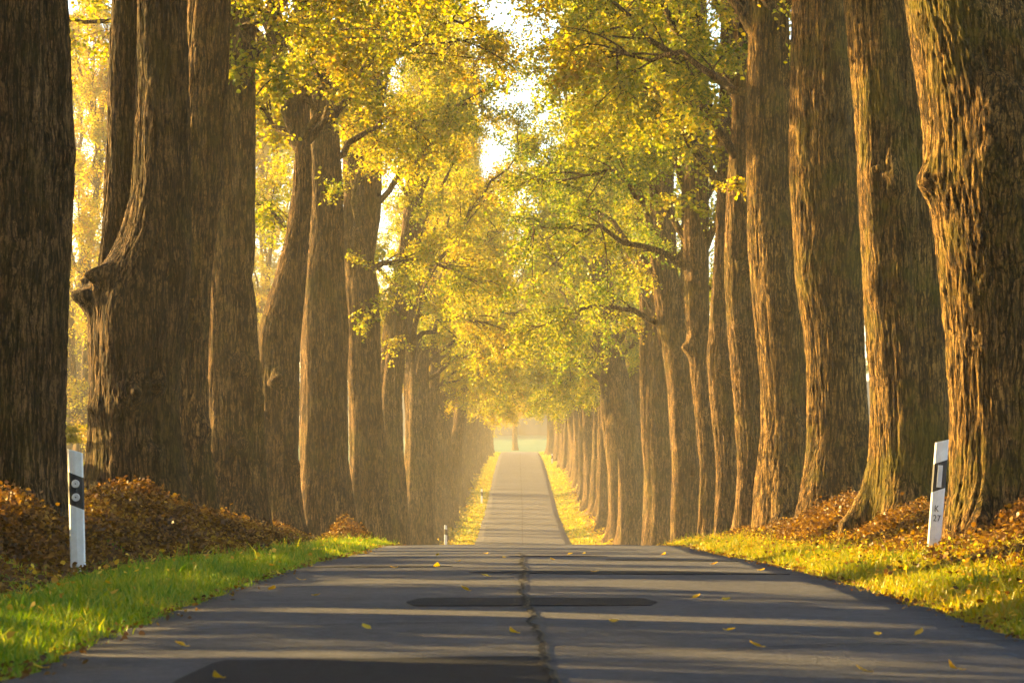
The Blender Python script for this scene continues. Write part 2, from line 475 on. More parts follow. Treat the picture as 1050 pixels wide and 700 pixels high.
def bez(p0, p1, p2, n):
    t = np.linspace(0, 1, n)[:, None]
    return (1 - t)**2 * p0 + 2 * t * (1 - t) * p1 + t * t * p2

def grow(seed, hem, top, h0, inner=4.7, outer=4.2, along=4.6, n_limb=17, n_sec=12, n_twig=8, n_leaf=46, lift=2.6):
    """branches and leaves of one avenue tree; +X is towards the road"""
    rg = np.random.default_rng(seed)
    br = MB(); lp = []
    # leader
    ld = np.array([[0, 0, h0 - 1.2], [rg.normal(0, .2), rg.normal(0, .2), h0 + 1.5], [rg.normal(0, .6), rg.normal(0, .5), (h0 + top) * .55], [rg.normal(0, .9), rg.normal(0, .8), top - 1.5]])
    tt = np.linspace(0, 1, 14)
    lead = np.stack([np.interp(tt, np.linspace(0, 1, 4), ld[:, k]) for k in range(3)], 1)
    lead[1:-1] += rg.normal(0, .09, (12, 3))
    br.tube(lead, np.interp(tt, [0, .12, .4, 1], [.05, .15, .14, .03]), 8)
    def ext(z, az):
        t = np.clip((z - hem) / (top - hem), 0, 1)
        e = np.interp(t, [0, .12, .3, .5, .75, 1], [.82, .97, 1, .93, .72, .3])
        cx = math.cos(az)
        rx = inner * np.interp(t, [0, .36, .5, .65, .85, 1], [1.04, 1.04, .80, .57, .42, .38]) if cx > 0 else outer
        return e / math.sqrt((cx / rx)**2 + (math.sin(az) / along)**2)
    for i in range(n_limb):
        q = (i + rg.uniform(.1, .9)) / n_limb
        s = lead[int(np.clip(q * 11, 0, 12))]
        s = np.array([s[0], s[1], max(h0 - .6, s[2])])
        az = i * 2.399 + rg.normal(0, .35)
        if i % 3 == 0: az = rg.normal(0, .5)          # more limbs towards the light over the road
        ze = hem + (top - hem) * np.clip(q * 1.02 + rg.uniform(-.08, .12), .0, .97)
        ze = max(ze, hem + lift * max(0, -math.cos(az)))
        r = ext(ze, az) * rg.uniform(.75, .98)
        e = np.array([math.cos(az) * r, math.sin(az) * r, ze])
        mid = (s + e) / 2 + np.array([0, 0, rg.uniform(.6, 1.8)]) + rg.normal(0, .35, 3)
        limb = bez(s, mid, e, 12)
        limb[2:-1] += rg.normal(0, .10, (9, 3))
        br.tube(limb, np.interp(np.linspace(0, 1, 12), [0, 1], [.07 + .025 * (1 - q), .012]), 6)
        for j in range(n_sec):
            u = rg.uniform(.22, 1.0)
            k = min(10, int(u * 11)); b0 = limb[k]
            dirv = limb[min(11, k + 1)] - limb[k]; dirv /= np.linalg.norm(dirv) + 1e-9
            d2 = rotv(dirv, rg.choice([-1, 1]) * rg.uniform(.4, 1.25)) ; d2[2] += rg.normal(.05, .35)
            d2 /= np.linalg.norm(d2)
            Ls = rg.uniform(.9, 2.2)
            b2 = b0 + d2 * Ls; b2[2] -= rg.uniform(.1, .8)
            # keep within the crown
            rr = math.hypot(b2[0], b2[1]); azz = math.atan2(b2[1], b2[0]); mx = ext(b2[2], azz) * 1.04
            if rr > mx: b2[0] *= mx / rr; b2[1] *= mx / rr
            hm = hem - .4 + lift * min(1, max(0, -b2[0] / 3))
            if b2[2] < hm: b2[2] = hm + rg.uniform(0, .5)
            sec = bez(b0, (b0 + b2) / 2 + np.array([0, 0, .3]) + rg.normal(0, .15, 3), b2, 7)
            br.tube(sec, np.linspace(.024, .006, 7), 4)
            for m in range(n_twig):
                v = rg.uniform(.25, 1.0); kk = min(5, int(v * 6)); c0 = sec[kk] + (sec[kk + 1] - sec[kk]) * (v * 6 - kk)
                d3 = d2 + rg.normal(0, .75, 3); d3[2] -= .15; d3 /= np.linalg.norm(d3)
                Lt = rg.uniform(.3, .85)
                c2 = c0 + d3 * Lt; c2[2] -= rg.uniform(.02, .25) * Lt * 2
                tw = bez(c0, (c0 + c2) / 2 + np.array([0, 0, .08]), c2, 4)
                br.tube(tw, np.linspace(.007, .003, 4), 3)
                nl = int(n_leaf * rg.uniform(.3, 1.5))
                ti = rg.uniform(.15, 1.05, nl)
                p = c0 + (c2 - c0) * ti[:, None] + rg.normal(0, .085, (nl, 3))
                p[:, 2] -= np.abs(rg.normal(0, .05, nl))
                lp.append(p)
    lp = np.concatenate(lp)
    return br, lp, rg

BR, CR = [], []
specs = [  # seed, hem, top, h0
    (11, 4.3, 21, 5.0), (12, 4.0, 22, 5.0), (13, 4.6, 20, 5.2), (14, 4.2, 23, 5.0), (15, 4.4, 21, 4.8), (16, 4.0, 21.5, 5.2)]
for k, (sd, hem, top, h0) in enumerate(specs):
    br, lp, rg = grow(sd, hem, top, h0, n_leaf=(54, 50, 36, 54, 40, 50)[k])
    BR.append(br.mesh('limbs', M_limb, True))
    CR.append(leaves_mesh('crown', lp, rg.uniform(.042, .088, len(lp)), M_leaf, rg))
HB, HC = [], []      # the high crowns of the nearest trees
for k, (sd, hem, top, h0) in enumerate([(21, 7.4, 22, 7.6), (22, 7.0, 22, 7.4), (23, 7.8, 23, 7.8)]):
    br, lp, rg = grow(sd, hem, top, h0, inner=4.25, lift=.8)
    HB.append(br.mesh('limbs', M_limb, True))
    HC.append(leaves_mesh('crown', lp, rg.uniform(.045, .09, len(lp)), M_leaf, rg))

def ridges(th, z, r, seed, amp):
    """bark relief: warped vertical ridges"""
    P = np.stack([np.cos(th) * r, np.sin(th) * r, z], 1)
    wob = noise(P * np.array([2.2, 2.2, 1.1]) + seed) * .16
    t2 = th + wob * .25 / np.maximum(r, .15)
    def fiss(fr, fz, k, w):
        n = np.abs(noise(np.stack([np.cos(t2) * r * fr, np.sin(t2) * r * fr, z * fz], 1) + seed * k))
        q = np.clip(n / w, 0, 1)
        return q * q * (3 - 2 * q)
    rd = fiss(11, .9, 3.1, .30) * .45 + fiss(22, 2.2, 1.7, .32) * .42 + fiss(38, 6.0, 2.3, .4) * .26
    br_ = fiss(5, 7.0, 4.9, .12)                      # short cross breaks
    return amp * (rd - .6) * 1.3 + amp * .3 * (br_ - 1)

def stem(mb, rows, d, seg, seed, amp, zg, y0=0.0, base=True, ztop=9.5, dz=.035, burls=(), x_ref=0.0, lean_y=0.0):
    """rows: (photo y, left x, right x) outline of a trunk standing d metres away"""
    rows = sorted(rows, key=lambda t: -t[0])
    zs = np.array([EYE - (q[0] - VY) / F * d for q in rows])
    cx = np.array([((q[1] + q[2]) / 2 - VX) / F * d for q in rows]) - x_ref
    rr = np.array([(q[2] - q[1]) / 2 / F * d for q in rows])
    z0 = zg - .35 if base else zs[0]
    zt = max(zs[-1] + .4, ztop)
    slope = (cx[-1] - cx[-2]) / (zs[-1] - zs[-2] + 1e-6)
    slope = np.clip(slope, -.18, .18)
    zs2 = np.concatenate([[z0 - .01], zs, [zt]]) if z0 < zs[0] else np.concatenate([zs, [zt]])
    cx2 = np.concatenate([[cx[0]], cx, [cx[-1] + slope * (zt - zs[-1])]]) if z0 < zs[0] else np.concatenate([cx, [cx[-1] + slope * (zt - zs[-1])]])
    if not base: rr[0] *= .35
    rt = max(.12, rr[-1] * (1 - .055 * (zt - zs[-1])))
    rr2 = np.concatenate([[rr[0]], rr, [rt]]) if z0 < zs[0] else np.concatenate([rr, [rt]])
    zv = EYE + 491 / F * d + .3
    zr = np.concatenate([np.arange(z0, min(zv, zt), dz), np.arange(min(zv, zt), zt + .01, .25)])
    # smooth interpolation
    def sm(z, a):
        f = np.interp(z, zs2, a); g = np.interp(z - .12, zs2, a); h = np.interp(z + .12, zs2, a)
        g2 = np.interp(z - .24, zs2, a); h2 = np.interp(z + .24, zs2, a)
        return (f * 2 + g * 1.5 + h * 1.5 + g2 + h2) / 7
    C0 = sm(zr, cx2); R0 = sm(zr, rr2)
    th = np.arange(seg) / seg * 2 * np.pi
    T, Zr = np.meshgrid(th, zr)
    Rr = np.repeat(R0[:, None], seg, 1)
    tf, zf, rf = T.ravel(), Zr.ravel(), Rr.ravel()
    # slow lobes
    lob = noise(np.stack([np.cos(tf) * 1.3 + seed, np.sin(tf) * 1.3, zf * .45], 1)) * .10 + noise(np.stack([np.cos(tf) * 3 + seed, np.sin(tf) * 3 + 5, zf * .9], 1)) * .035
    flut = noise(np.stack([np.cos(tf) * 3.2 + seed * 2, np.sin(tf) * 3.2, zf * .16], 1)) * .05
    rad = rf * (1 + lob + flut)
    if base:
        hz = np.clip(zf - zg, -.4, 9)
        lobes = .5 + .8 * noise(np.stack([np.cos(tf) * 2.1 + seed * 3, np.sin(tf) * 2.1, zf * .2], 1))
        rad = rad * (1 + .42 * np.exp(-np.clip(hz, 0, 9) / .30) * np.clip(lobes, 0, 1.4))
    rad = rad + ridges(tf, zf, rf, seed, amp)
    rad = rad + noise(np.stack([np.cos(tf) * rf * 55, np.sin(tf) * rf * 55, zf * 40], 1)) * amp * .22
    for (bth, bz, ba, bw) in burls:
        dth = np.angle(np.exp(1j * (tf - bth))) * rf
        dd = dth**2 + (zf - bz)**2
        knob = np.exp(-dd / (bw * bw))
        rad = rad + ba * knob * (1 + .5 * noise(np.stack([np.cos(tf) * rf * 12, np.sin(tf) * rf * 12, zf * 12], 1)))
    PX = np.repeat(C0[:, None], seg, 1) + np.cos(T) * rad.reshape(T.shape)
    PY = y0 + lean_y * (Zr - zg) + np.sin(T) * rad.reshape(T.shape)
    mb.grid(np.stack([PX, PY, Zr - zg], -1), True)
    return C0[-1], zt, R0[-1]

def near_tree(label, d, side, stems, seg, seed, amp, crown, mat, burls=(), high=True, tone=.5, group=None, y_of=(0, 0, 0), up=0.0):
    """an individual avenue tree from its outlines"""
    rows = max(stems[0], key=lambda q: q[0])
    xb = ((rows[1] + rows[2]) / 2 - VX) / F * d
    zg = float(ground(xb, d)[0])
    root = thing('avenue_tree', label, 'tree', (xb, d, zg), group)
    mb = MB(); tops = []
    for k, rws in enumerate(stems):
        tops.append(stem(mb, rws, d, seg if k == 0 else max(40, int(seg * .7)), seed + k * 5, amp if k == 0 else amp * .8, zg, y0=y_of[k], base=(k == 0),
             ztop=max(zg + 9.0, min(zg + 13.0, EYE + 521 / F * d)), burls=burls if k == 0 else (), x_ref=xb))
    link('trunk', mb.mesh('trunk', mat, True), root)
    B, K = (HB, HC) if high else (BR, CR)
    rz = (0 if side < 0 else math.pi) + random.uniform(-.25, .25)
    tx = tops[0][0]
    bo = link('limbs', B[crown % len(B)], root, (tx * .8, 0, up), rz)
    co = link('crown', K[crown % len(K)], root, (tx * .8, 0, up), rz)
    co.color = (1, 1, 1, tone)
    return root

def burl(dirx, diry, py, d, a, wd):
    return (math.atan2(diry, dirx), EYE - (py - VY) / F * d, a, wd)

GL, GRt = 'old trees of the left avenue row', 'old trees of the right avenue row'
# ---- right row, nearest first
near_tree('massive furrowed trunk at the right photo edge, behind the leaning K 27 post', 25.8, 1,
    [[(560, 972, 1078), (500, 979, 1072), (400, 976, 1076), (300, 968, 1084), (220, 956, 1096), (180, 946, 1104), (130, 946, 1110), (60, 936, 1080), (0, 926, 1040), (-100, 905, 1010)],
     [(240, 1010, 1100), (160, 1020, 1120), (60, 1030, 1128), (-100, 1045, 1130)]], 320, 3.0, .024, 0, M_bark_moss,
    burls=[burl(-1, -.25, 188, 25.8, .10, .16), burl(-.2, -1, 150, 25.8, .07, .26), burl(.2, -1, 260, 25.8, .07, .2), burl(0, -1, 70, 25.8, -.14, .2)], group=GRt, y_of=(0, .15, 0))
near_tree('dark trunk just left of the K 27 post, curving towards the road higher up', 33, 1,
    [[(530, 884, 988), (480, 892, 978), (400, 892, 975), (350, 887, 973), (250, 880, 968), (200, 879, 965), (100, 875, 952), (0, 866, 938), (-100, 860, 925)]], 280, 4.3, .022, 1, M_bark_moss,
    burls=[burl(-.35, -1, 185, 33, .10, .2), burl(-.9, -.5, 300, 33, .04, .2)], group=GRt)
near_tree('tall trunk with the brightest orange left edge, second left of the K 27 post', 40, 1,
    [[(515, 820, 900), (460, 829, 892), (350, 827, 886), (280, 816, 882), (200, 810, 884), (100, 808, 882), (0, 811, 876), (-100, 812, 872)]], 240, 5.9, .022, 2, M_bark_moss,
    burls=[burl(.4, -1, 450, 40, .06, .2)], group=GRt)
near_tree('straight mossy trunk with a dark knot low down, third left of the K 27 post', 47.5, 1,
    [[(508, 776, 838), (450, 780, 830), (400, 780, 828), (340, 775, 826), (250, 768, 822), (200, 766, 815), (100, 766, 809), (0, 770, 808), (-100, 772, 806)]], 200, 7.1, .022, 0, M_bark_moss,
    burls=[burl(.3, -1, 440, 47.5, .09, .18), burl(.1, -1, 310, 47.5, .05, .3)], group=GRt)
near_tree('slim knobbly trunk with lumps at mid height, right row before the ground drops', 53, 1,
    [[(520, 754, 784), (480, 757, 784), (400, 752, 782), (350, 747, 780), (280, 744, 775), (200, 746, 772), (100, 752, 770), (0, 753, 770)]], 110, 8.3, .024, 4, M_bark,
    burls=[burl(-.3, -1, 340, 53, .10, .16), burl(.2, -1, 275, 53, .10, .14)], up=0.0, tone=.50, group=GRt)
near_tree('pale trunk swelling into a burl below half its visible height in the right row', 58.5, 1,
    [[(535, 732, 760), (480, 735, 757), (400, 728, 754), (370, 725, 755), (330, 728, 750), (280, 732, 748), (200, 735, 750), (100, 738, 752), (0, 740, 752)]], 100, 9.7, .022, 1, M_bark,
    burls=[burl(.3, -1, 375, 58.5, .09, .2)], up=.3, tone=.42, group=GRt)
near_tree('narrow crooked trunk in the right row with a lump on its left side', 64.5, 1,
    [[(542, 715, 736), (480, 718, 734), (420, 712, 732), (360, 706, 727), (300, 703, 727), (250, 700, 727), (180, 702, 726), (100, 706, 726), (0, 708, 724)]], 90, 10.2, .022, 2, M_bark,
    burls=[burl(-1, -.3, 357, 64.5, .13, .16)], high=False, up=1.5, tone=.36, group=GRt)
near_tree('trunk in the right row splitting into a dark left and a thin right stem', 75, 1,
    [[(556, 688, 720), (480, 690, 717), (400, 686, 716), (360, 680, 714), (330, 674, 704), (280, 668, 696), (200, 666, 692), (100, 664, 686), (0, 662, 682)],
     [(380, 694, 716), (330, 697, 712), (260, 698, 710), (100, 700, 710), (0, 700, 708)]], 84, 11.6, .022, 3, M_bark, high=False, up=1.7, tone=.34, group=GRt)
near_tree('double stemmed trunk in the right row where the verge meets the road crest', 89, 1,
    [[(566, 658, 692), (480, 661, 690), (420, 660, 690), (380, 662, 690), (300, 664, 688), (150, 664, 684)],
     [(560, 664, 684), (500, 662, 680), (450, 657, 674), (400, 656, 670), (330, 656, 668), (200, 652, 664)]], 70, 12.9, .02, 5, M_bark, high=False, up=2.2, tone=.40, group=GRt)
near_tree('trunk leaning left over the road, its foot hidden behind the crest on the right', 104, 1,
    [[(572, 636, 662), (500, 637, 659), (440, 632, 656), (400, 624, 648), (350, 615, 636), (250, 606, 624)]], 60, 13.3, .02, 0, M_bark, high=False, up=2.0, tone=.44, group=GRt)
# ---- left row
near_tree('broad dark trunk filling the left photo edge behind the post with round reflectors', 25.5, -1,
    [[(545, -62, 78), (500, -50, 68), (400, -52, 64), (300, -54, 66), (200, -54, 71), (160, -54, 73), (100, -50, 70), (0, -46, 67), (-100, -44, 62)]], 320, 21.7, .024, 1, M_bark_shade,
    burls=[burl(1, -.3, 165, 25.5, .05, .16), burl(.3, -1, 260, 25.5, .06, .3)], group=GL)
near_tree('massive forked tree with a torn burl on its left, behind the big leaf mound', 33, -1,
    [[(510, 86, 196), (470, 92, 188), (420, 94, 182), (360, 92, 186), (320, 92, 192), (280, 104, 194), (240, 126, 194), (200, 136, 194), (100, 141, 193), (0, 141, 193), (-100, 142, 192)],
     [(330, 92, 130), (290, 94, 128), (260, 99, 129), (220, 104, 133), (150, 107, 137), (60, 109, 140), (0, 112, 140), (-100, 116, 140)]], 300, 22.2, .020, 2, M_bark_shade,
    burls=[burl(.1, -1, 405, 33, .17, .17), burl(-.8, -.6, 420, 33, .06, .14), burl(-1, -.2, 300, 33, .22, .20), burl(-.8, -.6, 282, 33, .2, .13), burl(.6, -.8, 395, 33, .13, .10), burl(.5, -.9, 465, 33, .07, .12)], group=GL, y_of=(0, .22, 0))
near_tree('smooth brown trunk half hidden behind the forked tree, left row above the leaf heap', 38.5, -1,
    [[(500, 158, 222), (440, 162, 214), (350, 162, 213), (280, 168, 216), (200, 176, 226), (100, 184, 232), (0, 190, 236), (-100, 192, 236)]], 220, 23.4, .022, 0, M_bark, burls=[burl(.6, -.8, 330, 38.5, .09, .22), burl(.8, -.6, 440, 38.5, .10, .16)], group=GL)
near_tree('thick grey brown trunk in the left row dividing into two upright dark stems', 46, -1,
    [[(520, 208, 276), (450, 212, 271), (380, 212, 266), (320, 212, 262), (250, 212, 250), (150, 214, 240), (0, 216, 238), (-100, 216, 236)],
     [(330, 232, 262), (260, 236, 262), (150, 237, 262), (0, 239, 262), (-100, 240, 262)]], 200, 24.8, .022, 1, M_bark,
    burls=[burl(.5, -1, 375, 46, .15, .15), burl(.2, -1, 455, 46, .13, .15), burl(.9, -.4, 410, 46, .08, .2)], group=GL, up=.2, tone=.58, y_of=(0, -.1, 0))
near_tree('left row trunk whose dark stem sweeps up in a thin golden rimmed curve', 54, -1,
    [[(530, 262, 312), (470, 262, 306), (400, 262, 306), (340, 264, 308), (300, 278, 312), (250, 292, 316), (200, 299, 320), (150, 303, 319), (100, 304, 317), (0, 305, 317), (-60, 306, 316)]], 110, 25.1, .020, 4, M_bark,
    burls=[burl(.1, -1, 388, 54, .17, .16), burl(.7, -.7, 480, 54, .12, .16)], group=GL, up=.5, tone=.56)
near_tree('stout grey trunk with a pale bark scar, widening upward beside the curved dark stem', 62, -1,
    [[(545, 302, 362), (480, 306, 356), (400, 308, 356), (340, 308, 356), (290, 310, 352), (230, 318, 351), (150, 319, 349), (60, 317, 344), (0, 316, 340)]], 110, 26.6, .020, 2, M_bark, group=GL, up=1.0, tone=.55)
near_tree('twin stemmed trunk in the left row with two upright forks among yellow leaves', 73, -1,
    [[(562, 352, 402), (480, 358, 396), (400, 357, 390), (300, 352, 388), (220, 352, 376), (100, 352, 370), (0, 352, 368)],
     [(280, 362, 390), (220, 370, 391), (120, 375, 391), (0, 378, 391)]], 90, 27.3, .020, 3, M_bark, group=GL, high=False, up=3.0, tone=.55)
near_tree('trunk bending right with a bright rim under hanging leaves, left row at the crest', 86, -1,
    [[(570, 380, 420), (480, 384, 414), (400, 386, 412), (320, 396, 418), (250, 410, 430), (150, 420, 436)]], 72, 28.9, .02, 5, M_bark, group=GL, high=False, up=2.2, tone=.55)
near_tree('straight hazy trunk rising behind the road crest at the left, under low yellow leaves', 102, -1,
    [[(575, 410, 446), (500, 414, 442), (420, 416, 440), (300, 418, 438), (200, 420, 436)]], 60, 29.2, .02, 1, M_bark, group=GL, high=False, up=2.0, tone=.55)

# low leafy shoots that hang in front of the middle trunks
def shoot(frag, x, y, size, seed):
    root = next(o for o in C.objects if o.get('label', '').find(frag) >= 0)
    d = root.location.y
    rg = np.random.default_rng(seed)
    e = np.array(px(x, y, d - .75)) - np.array(root.location)
    s0 = np.array([e[0] * .35, -.25, e[2] - .25])
    tw = MB(); P_ = []
    main = bez(s0, (s0 + e) / 2 + np.array([0, 0, .3]), e, 8)
    tw.tube(main, np.linspace(.016, .006, 8), 4)
    for k in range(int(9 * size / .5)):
        b0 = main[rg.integers(2, 8)]; b2 = b0 + rg.normal(0, 1, 3) * size * np.array([.65, .5, .42]) - np.array([0, 0, size * .3])
        t_ = bez(b0, (b0 + b2) / 2 + np.array([0, 0, .08]), b2, 5)
        tw.tube(t_, np.linspace(.006, .003, 5), 3)
        n_ = 20
        P_.append(t_[0] + (t_[-1] - t_[0]) * rg.uniform(.15, 1.05, n_)[:, None] + rg.normal(0, .06, (n_, 3)))
    P_ = np.concatenate(P_)
    sh = link('leafy_shoot', tw.mesh('leafy_shoot', M_twig), root)
    lf = link('shoot_leaves', leaves_mesh('shoot_leaves', P_, rg.uniform(.06, .105, len(P_)), M_leaf, rg), sh)
    lf.color = (1, 1, 1, .56)
for q_, (frag, x, y, size) in enumerate([
        ('thick grey brown trunk', 268, 48, .75), ('thick grey brown trunk', 302, 78, .5), ('thick grey brown trunk', 245, 70, .35), ('left row trunk whose', 279, 140, .5), ('left row trunk whose', 272, 215, .35), ('left row trunk whose', 335, 60, .45),
        ('stout grey trunk', 350, 190, .4), ('stout grey trunk', 352, 110, .4), ('twin stemmed', 364, 140, .5), ('twin stemmed', 362, 262, .45), ('twin stemmed', 372, 330, .5), ('twin stemmed', 398, 300, .7), ('trunk bending right', 400, 350, .7),
        ('slim knobbly', 735, 60, .7), ('slim knobbly', 722, 120, .6), ('slim knobbly', 750, 190, .35), ('pale trunk swelling', 712, 150, .7), ('pale trunk swelling', 700, 85, .7), ('pale trunk swelling', 690, 205, .5),
        ('narrow crooked', 688, 130, .8), ('narrow crooked', 668, 200, .6), ('narrow crooked', 690, 40, .8), ('trunk in the right row splitting', 662, 120, .9), ('trunk in the right row splitting', 648, 280, .7), ('double stemmed', 640, 330, .8)]):
    shoot(frag, x, y, size, 400 + q_)

# ---- farther trees: three shared trunks
TR = []
for k, (fork, lean) in enumerate([(4.2, .02), (5.0, -.03), (3.2, .04), (6.0, .0)]):
    mb = MB()
    D = 100.0
    def row(z, x, r): return (VY - (z - EYE) / D * F, VX + (x - r) / D * F, VX + (x + r) / D * F)
    r0 = .46 + .05 * (k % 2)
    stem(mb, [row(0, 0, r0 + .08), row(1, lean, r0), row(2.5, lean * 3, r0 - .03), row(fork, lean * 6, r0 - .05), row(fork + 1.5, lean * 8 + .25, .30), row(fork + 4, lean * 9 + .5, .26)], D, 40, 40.0 + k * 3, .02, 0, dz=.12, ztop=12)
    stem(mb, [row(fork - .9, lean * 5 - .1, .28), row(fork + .6, lean * 6 - .3, .24), row(fork + 2.5, lean * 6 - .55, .2), row(fork + 4.5, lean * 6 - .6, .18)], D, 24, 60.0 + k * 3, .015, 0, base=False, dz=.15, ztop=11, y0=.1)
    TR.append(mb.mesh('trunk', M_bark, True))

proto = thing('avenue_tree', 'placeholder', 'tree')
pt = link('trunk', TR[0], proto); pb = link('limbs', BR[0], proto); pc = link('crown', CR[0], proto)
def place_far(first, x, d, side, k, label, group, tone, sc=1.0):
    zg = float(ground(x, d)[0])
    if first: r, t, b, c = proto, pt, pb, pc
    else:
        r = proto.copy(); C.objects.link(r)
        t, b, c = pt.copy(), pb.copy(), pc.copy()
        for o in (t, b, c): C.objects.link(o); o.parent = r
    t.data = TR[k % 4]; b.data = BR[(k * 5 + 2) % 6]; c.data = CR[(k * 5 + 2) % 6]
    r.location = (x, d, zg); r.rotation_euler = (0, 0, (0 if side < 0 else math.pi))
    r.scale = (1, 1, sc)
    t.rotation_euler = (0, 0, random.uniform(0, 6.28))
    b.location.z = c.location.z = 2.0 if d < 230 else .7
    r.rotation_euler[1] = random.uniform(-.03, .03); t.scale = (random.uniform(.8, 1.2),) * 2 + (1,)
    rz = random.uniform(-.3, .3); b.rotation_euler = (0, 0, rz); c.rotation_euler = (0, 0, rz)
    c.color = (1, 1, 1, tone)
    tag(r, label, 'tree', group)
first = True
for side in (-1, 1):
    d = 113.0 if side < 0 else 112.0
    k = 0
    while d < 326:
        x = (RC - 4.35 if side < 0 else RC + 4.4) + random.uniform(-.18, .18) - side * .8 * min(1, max(0, (d - 220) / 90))
        row_ = 'left' if side < 0 else 'right'
        if d < 180: lab = f'hazy trunk standing low in the dip behind the crest, {row_} avenue row'
        else: lab = f'small misty avenue tree climbing the far slope, {row_} row'
        tone = (.60 if side < 0 else .44) + random.uniform(-.07, .07) + (.08 if d > 180 else 0)
        place_far(first, x, d, side, k + (3 if side > 0 else 0), lab, GL if side < 0 else GRt, tone, random.uniform(.92, 1.08))
        first = False
        d += random.uniform(6.4, 8.2); k += 1
# the avenue runs on past the camera: more pairs whose crowns shade the near trunks
for side in (-1, 1):
    for q, d in enumerate((17.5, 9.5, 1.5, -6.5)):
        x = RC + side * 4.9
        zg = float(ground(x, d)[0])
        r = proto.copy(); C.objects.link(r)
        t, b, c = pt.copy(), pb.copy(), pc.copy(); b.location.z = c.location.z = 0
        for o in (t, b, c): C.objects.link(o); o.parent = r
        t.data = TR[q % 4]; b.data, c.data = (HB[q % 3], HC[q % 3]) if d > 5 else (BR[q % 6], CR[q % 6])
        r.location = (x, d, zg); r.rotation_euler = (0, 0, 0 if side < 0 else math.pi); r.scale = (1, 1, 1)
        tag(r, 'avenue tree standing beside the camera outside the %s photo edge' % ('left' if side < 0 else 'right'), 'tree', GL if side < 0 else GRt)

# trees outside the avenue on the left, seen through the gap behind the post, unseen ones added there to block the sun, and the lone tree at the end of the road
for i, (x, d, sc, tone, lab, zs) in enumerate([
        (-18.5, 120, 1.15, .72, 'bright yellow tree outside the left row, seen between the two nearest trunks', 1),
        (-24.5, 156, 1.3, .68, 'golden tree in the misty field behind the left trunk gap', 1),
        (-34, 215, 1.5, .66, 'pale misty yellow tree deep in the field behind the left row', 1),
        (-13.0, 150, 1.15, .66, 'golden tree outside the left row, glimpsed left of the curved dark stem', 1),
        (-18.5, 205, 1.4, .66, 'tall misty tree far out beyond the left row, left of the curved dark stem', 1),
        (11.5, 62, .8, .40, 'leafy tree behind the slim trunks of the right row', 0.45),
        (12.5, 78, .85, .42, 'green yellow tree farther back behind the right row', 0.5),
        (11.0, 48, .7, .40, 'shaded tree behind the straight mossy trunk of the right row', 0.45),
        (-12.0, 112, 1.0, .62, 'yellow tree outside the left row, behind the curved dark stem', 1),
        (-9.6, 22.5, 0.55, .5, 'unseen low tree added outside the left edge to shade the near road', 0.6),
        (-9.8, 16, 0.6, .5, 'unseen low tree added outside the left edge to shade the near road', 0.6),
        (-9.4, 9, 0.55, .5, 'unseen low tree added outside the left edge to shade the near road', 0.6),
        (-9.5, 2, 0.6, .5, 'unseen low tree added outside the left edge to shade the near road', 0.6),
        (-14, 24, 1.0, .5, 'unseen tall tree added outside the left edge to shade the near haze', 0.85),
        (-14.5, 17.5, 1.05, .5, 'unseen tall tree added outside the left edge to shade the near haze', 0.85),
        (-14, 11, 1.0, .5, 'unseen tall tree added outside the left edge to shade the near haze', 0.85),
        (-14.5, 4, 1.05, .5, 'unseen tall tree added outside the left edge to shade the near haze', 0.85),
        (-14, -3, 1, .5, 'unseen tall tree added outside the left edge to shade the near haze', 0.85)]):
    r = thing('field_tree', lab, 'tree', (x, d, float(ground(x, d)[0])), 'trees standing outside the avenue')
    r.scale = (sc, sc, sc * zs)
    q = i % 4
    link('trunk', TR[q], r); link('limbs', BR[q], r, (0, 0, 0), i * 1.3); c = link('crown', CR[q], r, (0, 0, 0), i * 1.3); c.color = (1, 1, 1, tone)
for i, sx, sd, zs in [(k, -8.6, 26.5 + 4.1 * k, .12) for k in range(-3, 6)] + [(k, -10.4, 24.4 + 4.1 * k, .20) for k in range(-3, 2)]:  # added shrub rows, out of view, that keep the sun off the road
    d = sd
    r = thing('shade_shrub', 'unseen low shrub added outside the left row to shade the road', 'shrub', (sx + .3 * (i % 2), d, float(ground(sx, d)[0])), 'unseen shrubs added to shade the road')
    r.scale = (.45, .45, zs)
    link('limbs', BR[(0, 1, 3, 5)[i % 4]], r, (0, 0, 0), i * 1.1); c = link('crown', CR[(0, 1, 3, 5)[i % 4]], r, (0, 0, 0), i * 1.1); c.color = (1, 1, 1, .5)
xl = (528 - VX) / F * 352
r = thing('lone_tree', 'lone slim tree at the far road end before the pale green field', 'tree', (xl, 352, float(ground(xl, 352)[0])))
mb = MB()
stem(mb, [row(0, 0, .42), row(1, 0, .33), row(3, 0, .32), row(6, .1, .28), row(12, .1, .2)], 100.0, 30, 77.0, .015, 0, dz=.15, ztop=12)
link('trunk', mb.mesh('trunk', M_bark, True), r); link('limbs', BR[3], r, (0, 0, 2.5)); c = link('crown', CR[3], r, (0, 0, 2.5)); c.color = (1, 1, 1, .55)

